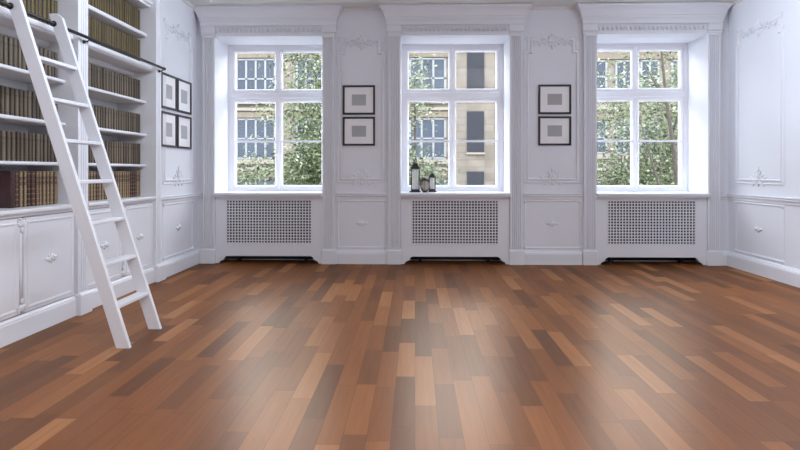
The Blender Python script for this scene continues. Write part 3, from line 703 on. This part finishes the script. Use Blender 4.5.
for ang in (0, PI/2, PI/4, -PI/4):
    P = [(0.053*math.sin(t)*math.cos(ang), 0.053*math.sin(t)*math.sin(ang), 0.084-0.078*math.cos(t)) for t in [2*PI*k/24 for k in range(25)]]
    m.tube(P, 0.0075 if ang == 0 else 0.003, 6, cap=False)
m.build('hoop', LANT, e)
e.scale = (1.1, 1.1, 1.14)
# ------------------------------------------------------------------ outside: facade, trees, courtyard
GZ = -6.5
m = MB(); m.box(-60, 60, 8.6, 60, GZ-0.2, GZ)
tag(m.build('courtyard', ASPHALT), 'grey paved courtyard far below the windows', 'ground', kind='structure')
YFAC = 30.0; KX = 30.0/585.0
def fx(px): return ((px-400)/585.0-0.02564)/(1+0.02564*(px-400)/585.0)*YFAC
def fz(py): return 1.2+(171-py)*KX*1.0
Bd = empty('stone_building', (0, YFAC, GZ), 'beige stone apartment building across the courtyard, behind the trees', 'building')
offB = Vector((0, -YFAC, -GZ))
def putb(mb, name, mat, par=None):
    mb.v = [p+offB for p in mb.v]; return mb.build(name, mat, par or Bd)
m = MB(); m.box(-16, 20, YFAC, YFAC+8, GZ, 8.6); putb(m, 'wall', STONE)
m = MB(); m.box(-16.3, 20.3, YFAC-0.5, YFAC+8.3, 8.6, 9.1); putb(m, 'cornice', LEDGE)
def far_window(xa, xb, za, zb, nx, nz, lintel=True):
    m = MB(); t = 0.05; y0 = YFAC-0.06; nx = max(1, nx)
    for k in range(nx+1):
        u = xa+(xb-xa)*k/nx; m.box(u-t, u+t, y0, YFAC-0.001, za, zb)
    for k in range(nz+1):
        z = za+(zb-za)*k/nz; m.box(xa-t, xb+t, y0, YFAC-0.001, z-t*0.8, z+t*0.8)
    w = putb(m, 'window', FARWHITE)
    m = MB(); m.box(xa, xb, YFAC-0.03, YFAC-0.002, za, zb); putb(m, 'panes', FARGLASS, w)
    if lintel:
        m = MB(); m.box(xa-0.25, xb+0.25, YFAC-0.12, YFAC-0.001, zb+0.08, zb+0.36); putb(m, 'lintel', LINTEL)
        m = MB(); m.box(xa-0.3, xb+0.3, YFAC-0.22, YFAC-0.001, za-0.30, za-0.07); putb(m, 'window_ledge', LEDGE)
FL = 60*KX
for fl in (0, 1, 2):
    dz = -fl*FL
    for px0, px1, nx in ((168, 206, 4), (237, 275, 4), (297, 333, 4), (410, 445, 3)):
        far_window(fx(px0), fx(px1), fz(98)+dz, fz(59)+dz, nx, 2)
    for px0, px1, nx in ((585, 606, 2), (616, 632, 2), (641, 658, 2), (672, 690, 2), (704, 722, 2)):
        far_window(fx(px0), fx(px1), fz(93)+dz, fz(62)+dz, nx, 2)
    m = MB(); m.box(fx(467), fx(484), YFAC-0.05, YFAC-0.001, fz(92.5)+dz, fz(51.5)+dz); s_ = putb(m, 'shutter', SHUT)
    m = MB(); m.box(fx(466), fx(485), YFAC-0.14, YFAC-0.001, fz(94.5)+dz, fz(92.5)+dz); putb(m, 'shutter_sill', LEDGE)
    m = MB(); m.box(-16, fx(452), YFAC-0.16, YFAC-0.001, fz(110.5)+dz, fz(107.5)+dz); putb(m, 'string_course', LEDGE)
    m = MB(); m.box(fx(545), 20, YFAC-0.16, YFAC-0.001, fz(110.5)+dz, fz(107.5)+dz); putb(m, 'string_course', LEDGE)
def crown(blobs, n, size, mat, seed, par, loc):
    r = random.Random(seed); vs = []; fs = []
    tot = sum(b[6] for b in blobs)
    for (cx, cy, cz, rx, ry, rz, wt) in blobs:
        cl = [(r.gauss(0, 1), r.gauss(0, 1), r.gauss(0, 1)) for _ in range(60)]
        cen = []
        for c in cl:
            l = math.sqrt(sum(q*q for q in c)); k = (r.random()**0.45)/l
            cen.append((cx+c[0]*k*rx, cy+c[1]*k*ry, cz+c[2]*k*rz))
        for _ in range(int(n*wt/tot)):
            q = r.choice(cen); sg = 0.17*min(rx, rz)+0.10
            p = Vector((q[0]+r.gauss(0, sg), q[1]+r.gauss(0, sg), q[2]+r.gauss(0, sg*0.8)))
            a = Vector((r.gauss(0, 1), r.gauss(0, 1), r.gauss(0, 0.7))).normalized(); b = a.cross(Vector((r.gauss(0, 1), r.gauss(0, 1), r.gauss(0, 1)))).normalized()
            s_ = size*(0.6+0.8*r.random()); o = len(vs)
            for d in (-a*s_, b*s_*0.42+a*s_*0.1, a*s_, -b*s_*0.42+a*s_*0.1): vs.append(tuple(p+d-Vector(loc)))
            fs.append((o, o+1, o+2, o+3))
    me = bpy.data.meshes.new('crown'); me.from_pydata(vs, [], fs); me.materials.append(mat)
    o = bpy.data.objects.new('crown', me); C.objects.link(o); o.parent = par; return o
def trunk(par, loc, paths):
    m = MB()
    for pts, r0, r1 in paths:
        n = len(pts); m.tube([Vector(p)-Vector(loc) for p in pts], [r0+(r1-r0)*k/(n-1) for k in range(n)], 8)
    return m.build('trunk', BARK, par)
loc = (-1.9, 15, GZ); T = empty('tree', loc, 'full green tree beyond the window nearest the bookcase', 'tree', 'trees in the courtyard')
crown([(-1.75, 15, 3.1, 1.75, 1.5, 2.6, 1.0), (-2.1, 14.6, 0.6, 2.7, 1.5, 1.15, 1.0), (-2.0, 15, -1.4, 2.4, 1.6, 1.5, 0.5)], 46000, 0.050, LEAF_A, 3, T, loc)
trunk(T, loc, [([(-1.9, 15, GZ), (-1.95, 15, -3), (-1.8, 15.1, 0), (-1.7, 15.1, 2.5), (-1.75, 15, 4.6)], 0.22, 0.05), ([(-1.85, 15, -1), (-2.6, 14.9, 0.3), (-3.6, 14.7, 1.0)], 0.09, 0.03), ([(-1.8, 15, 0.3), (-1.2, 15, 1.6), (-0.6, 14.9, 2.6)], 0.08, 0.02), ([(-1.75, 15.1, 1.6), (-2.3, 15, 3.0), (-2.7, 15, 4.0)], 0.06, 0.02)])
loc = (6.3, 14, GZ); T = empty('tree', loc, 'pale airy tree with dark leaning branches beyond window nearest right wall', 'tree', 'trees in the courtyard')
crown([(6.1, 14, 2.6, 1.9, 1.4, 2.2, 0.85), (5.6, 13.8, 0.9, 2.1, 1.4, 1.1, 1.1), (6.0, 14, -1.2, 2.3, 1.5, 1.4, 0.6)], 28000, 0.048, LEAF_B, 5, T, loc)
trunk(T, loc, [([(6.35, 14, GZ), (6.0, 13, -2), (5.4, 12.1, 0.5), (5.25, 12, 1.6), (5.1, 12, 2.6), (5.0, 12, 3.6), (4.9, 12, 4.4)], 0.075, 0.014), ([(5.55, 12.35, -0.3), (4.95, 12, 0.87), (4.75, 12, 1.6), (4.55, 12, 2.3)], 0.034, 0.010), ([(5.2, 12, 1.9), (5.5, 12, 2.9), (5.55, 12, 3.7)], 0.026, 0.008), ([(5.1, 12, 2.6), (4.7, 11.9, 3.2)], 0.03, 0.01)])
loc = (0.09, 11.0, GZ); T = empty('small_tree', loc, 'small pale leafed tree behind the lanterns', 'tree', 'trees in the courtyard')
crown([(0.05, 11, 0.98, 0.50, 0.45, 0.60, 1.0), (-0.45, 11, 0.35, 0.85, 0.55, 0.70, 0.8), (0.02, 11, 2.75, 0.20, 0.3, 0.85, 0.22)], 5600, 0.042, LEAF_B, 9, T, loc)
trunk(T, loc, [([(0.09, 11, GZ), (0.05, 11, -3), (0.0, 11, 0), (0.0, 11, 2.6)], 0.09, 0.018)])
# ------------------------------------------------------------------ light
w = bpy.data.worlds.new('World'); bpy.context.scene.world = w; w.use_nodes = True
nt = w.node_tree; bg = nt.nodes['Background']
tc = N(nt, 'ShaderNodeTexCoord'); sp = N(nt, 'ShaderNodeSeparateXYZ'); L(nt, tc.outputs['Generated'], sp.inputs[0])
L(nt, ramp(nt, M_(nt, 'MULTIPLY_ADD', sp.outputs[2], 0.5, 0.5), [(0.45, (0.40, 0.41, 0.42)), (0.56, (0.80, 0.82, 0.85)), (0.62, (1.0, 0.98, 0.97)), (0.78, (0.95, 0.96, 1.0)), (1.0, (0.45, 0.55, 0.70))]), bg.inputs['Color'])
bg.inputs['Strength'].default_value = 10.0
def area(name, loc, rot, sx, sy, power, col):
    d = bpy.data.lights.new(name, 'AREA'); d.shape = 'RECTANGLE'; d.size = sx; d.size_y = sy; d.energy = power; d.color = col
    o = bpy.data.objects.new(name, d); C.objects.link(o); o.location = loc; o.rotation_euler = rot; return o
area('added_fill', (0.6, 0.6, 3.66), (0, 0, 0), 3.5, 3.0, 140, (1.0, 0.97, 0.95))  # added fill, no visible fixture, lifts the overall brightness of the room
for nm, x, a in (('added_wash_right', 1.2, -PI/2+0.30), ('added_wash_left', 0.0, PI/2-0.30)):  # added cool washes, no visible fixtures, brighten the two side walls
    o = area(nm, (x, 4.2, 3.40), (0, a, 0), 0.7, 3.6, 76 if x > 1 else 47, (0.80, 0.88, 1.0)); o.data.spread = math.radians(115)
# ------------------------------------------------------------------ camera
cd = bpy.data.cameras.new('Camera'); cam = bpy.data.objects.new('Camera', cd); C.objects.link(cam)
cam.location = (0, 0, 1.2); cam.rotation_euler = (PI/2, 0, math.atan(15/585.0))
cd.sensor_width = 36; cd.lens = 36*585.0/800; cd.shift_y = -(225-171)/800.0; cd.clip_end = 200
bpy.context.scene.camera = cam
sc = bpy.context.scene
sc.view_settings.view_transform = 'Standard'; sc.view_settings.look = 'None'; sc.view_settings.exposure = 0.0
sc.cycles.max_bounces = 10; sc.cycles.diffuse_bounces = 5; sc.cycles.transparent_max_bounces = 16; sc.cycles.sample_clamp_indirect = 6
